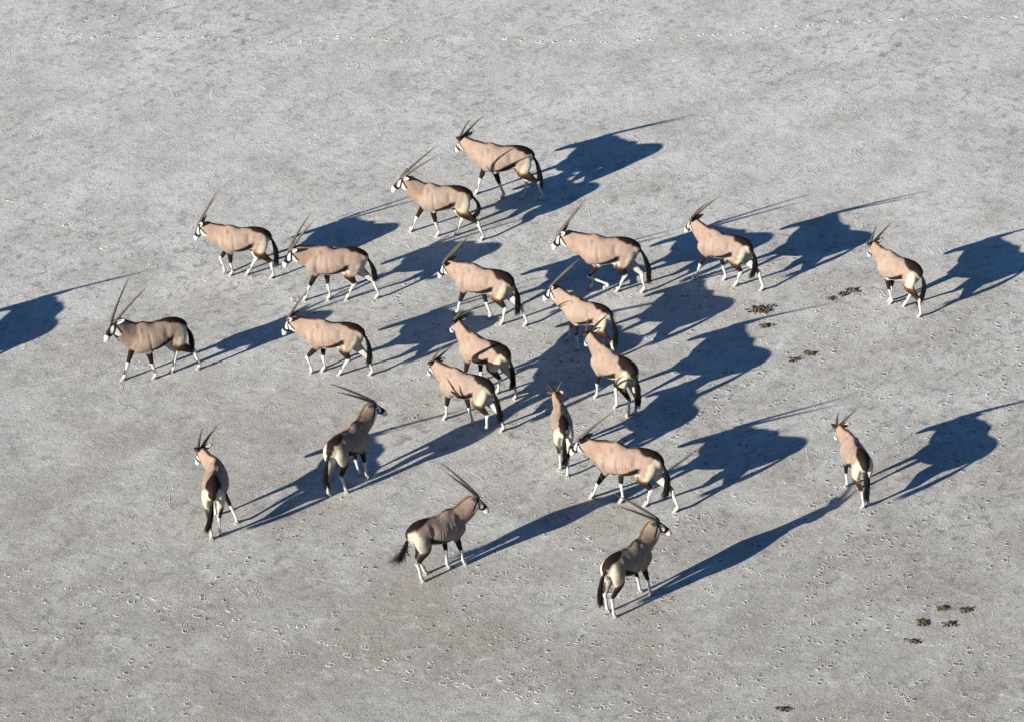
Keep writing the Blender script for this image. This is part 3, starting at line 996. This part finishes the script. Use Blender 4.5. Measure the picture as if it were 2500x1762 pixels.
        rim = [i * nj for i in range(ni)], [i * nj + nj - 1 for i in range(ni)], list(range(nj)), [(ni - 1) * nj + q for q in range(nj)]
        for rr in rim:
            for p, q_ in zip(rr[:-1], rr[1:]):
                Fc.append((p, q_, o2 + q_, o2 + p))
        mesh_obj("ear", V, Fc, M_COAT, root, True, np.array(K))
    # ---- tail: dock and long black switch
    tl = dict(tip=(-.745, 0.0, .27), bow=.06, side=0.0, flare=.10)
    tl.update(tail or {})
    t0, t3 = np.array([-.605, 0, .985]), np.array(tl['tip'])
    t1 = np.array([-.70 - tl['bow'], tl['side'] * .5, .86])
    t2 = np.array([-.715 - tl['bow'] * 1.3, tl['side'], .58])
    bz = lambda t: (1 - t)**3 * t0 + 3 * t * (1 - t)**2 * t1 + 3 * t * t * (1 - t) * t2 + t**3 * t3
    V, Fc = [], []
    n, m = 14, 7
    for i in range(n):
        t = .62 * i / (n - 1)
        c = bz(t)
        tg = nrm(bz(t + .01) - c)
        u = nrm(np.cross(tg, (0, 1, 0)))
        v = np.cross(tg, u)
        r = .028 * (1 - t) ** .8 + .004
        for jn in range(m):
            an = 2 * math.pi * jn / m
            V.append(c + r * (math.cos(an) * u + math.sin(an) * v))
    for i in range(n - 1):
        for jn in range(m):
            Fc.append((i * m + jn, i * m + (jn + 1) % m, (i + 1) * m + (jn + 1) % m, (i + 1) * m + jn))
    r_ = random.Random(idx * 13 + 3)
    for h in range(300):
        ta = r_.uniform(.20, .68)
        tb = min(1.0, ta + r_.uniform(.30, .52))
        off = np.array([r_.gauss(0, 1), r_.gauss(0, 1), r_.gauss(0, .35)])
        rad = r_.uniform(.004, .055)
        fl_ = tl['flare'] * r_.uniform(.1, 1.0)
        base = len(V)
        wd_ = r_.uniform(.0035, .0075)
        for i in range(6):
            f = i / 5
            c = bz(ta + (tb - ta) * f) + nrm(off) * (rad * (.5 + .9 * f * (1 - .5 * f)) + fl_ * max(0, f - .45) ** 1.6)
            ww = wd_ * (1 - f) ** .6 + .0008
            for an in (0, 2.09, 4.19):
                V.append(c + ww * np.array([math.cos(an), math.sin(an), 0]))
        for i in range(5):
            for jn in range(3):
                Fc.append((base + i * 3 + jn, base + i * 3 + (jn + 1) % 3, base + i * 3 + 3 + (jn + 1) % 3, base + i * 3 + 3 + jn))
    mesh_obj("tail", V, Fc, M_HAIR, root)
    # ---- mane: short upright hair from the poll to the withers
    Ln = lofts[1]
    V, Fc = [], []
    for h in range(240):
        f = r_.uniform(.34, .90) * (len(Ln.c) - 1)
        i = int(f)
        g_ = f - i
        lat = r_.gauss(0, .012)
        c = Ln.c[i] * (1 - g_) + Ln.c[i + 1] * g_ + Ln.v[i] * (Ln.b[i] * .965) + Ln.u[i] * lat
        back = -Ln.t[i] * r_.uniform(.004, .02)
        hgt = r_.uniform(.008, .020)
        b = len(V)
        V += [c + Ln.t[i] * .007, c - Ln.t[i] * .007, c + Ln.u[i] * .006, c + Ln.v[i] * hgt + back]
        Fc += [(b, b + 2, b + 3), (b + 2, b + 1, b + 3), (b + 1, b, b + 3)]
    mesh_obj("mane", V, Fc, M_MANE, root)
    return root


# ---------------------------------------------------------------- the herd
LABELS = {
    1: "topmost gemsbok of the herd, walking left with two curved horn shadows across its flank",
    2: "gemsbok just below the topmost one, tail curled in against its hind leg",
    3: "highest gemsbok on the left side, striding left with a forefoot lifting",
    4: "gemsbok following close behind the highest one on the left side",
    5: "gemsbok walking left in the middle, horn tips overlapping the hind feet above it",
    6: "big gemsbok striding left with one forefoot folded up under it",
    7: "gemsbok reaching a forefoot forward, right behind the one with the folded forefoot",
    8: "gemsbok standing alone at the upper right, turned away to the left",
    9: "leftmost gemsbok in view, darker, facing the camera with horns in a wide V",
    10: "gemsbok left of centre walking left with one foreleg bent at the knee",
    11: "gemsbok with a broad band of shadow on its flank, its forefeet hidden by another",
    12: "gemsbok with leg shadows across its neck, its rump overlapped by another's horns",
    13: "gemsbok seen from behind at an angle, horns crossing the rump of the one ahead",
    14: "gemsbok with two thin horn shadows down its flank, in front of another's legs",
    15: "gemsbok with its shaded side to the camera, highest of the three looking right",
    16: "slim gemsbok near the centre seen straight from behind, horns in a V",
    17: "big gemsbok walking left, its nose at the rump of the one seen straight from behind",
    18: "gemsbok standing alone at the lower right, seen from behind",
    19: "gemsbok at lower left seen from behind, its neck bent to the left",
    20: "gemsbok looking right with its black tail swishing out behind it",
    21: "lowest gemsbok in the photo, looking right with its black tail hanging",
    22: "gemsbok just outside the left edge, seen only by the shadow it casts into view",
}
TAILS = {
    1: dict(tip=(-.79, 0, .24)), 2: dict(tip=(-.60, .06, .44), bow=.13), 4: dict(tip=(-.80, -.03, .42), bow=.07), 6: dict(tip=(-.84, 0, .24), bow=.10),
    7: dict(tip=(-.66, .03, .30)), 8: dict(tip=(-.63, .05, .24), bow=.08), 9: dict(tip=(-.76, 0, .42), bow=.05), 17: dict(tip=(-.70, .02, .26)),
    19: dict(tip=(-.74, .12, .28)), 20: dict(tip=(-.83, .12, .46), bow=-.02, side=.02, flare=.55), 14: dict(tip=(-.80, -.05, .24)),
}
KNEES = {3: {1: (.45, -.075, .365)}, 6: {0: (.305, .11, .355)}, 10: {0: (.49, .09, .37)}}
BUILD = {6: 1.06, 17: 1.08, 9: 1.08, 4: 1.05, 16: .95, 18: .97, 20: 1.05, 1: 1.04}
SHADE = {9: .88, 16: .97, 4: .92, 15: .9, 20: .9, 21: .92, 12: 1.06, 8: 1.04}
PATCH = {13: 1.35, 11: 1.2, 16: .8, 9: 1.0, 5: 1.25, 8: 1.15, 4: .8, 15: .85, 20: .8, 21: .85}

for i, p in POSES.items():
    build_gemsbok(i, p[:12], p[12], LABELS[i], TAILS.get(i), KNEES.get(i), BUILD.get(i, 1.0), SHADE.get(i, 1.0), PATCH.get(i, 1.0))
p = list(POSES[19])
p[0], p[1] = -12.05, -.60
build_gemsbok(22, p[:12], p[12], LABELS[22])
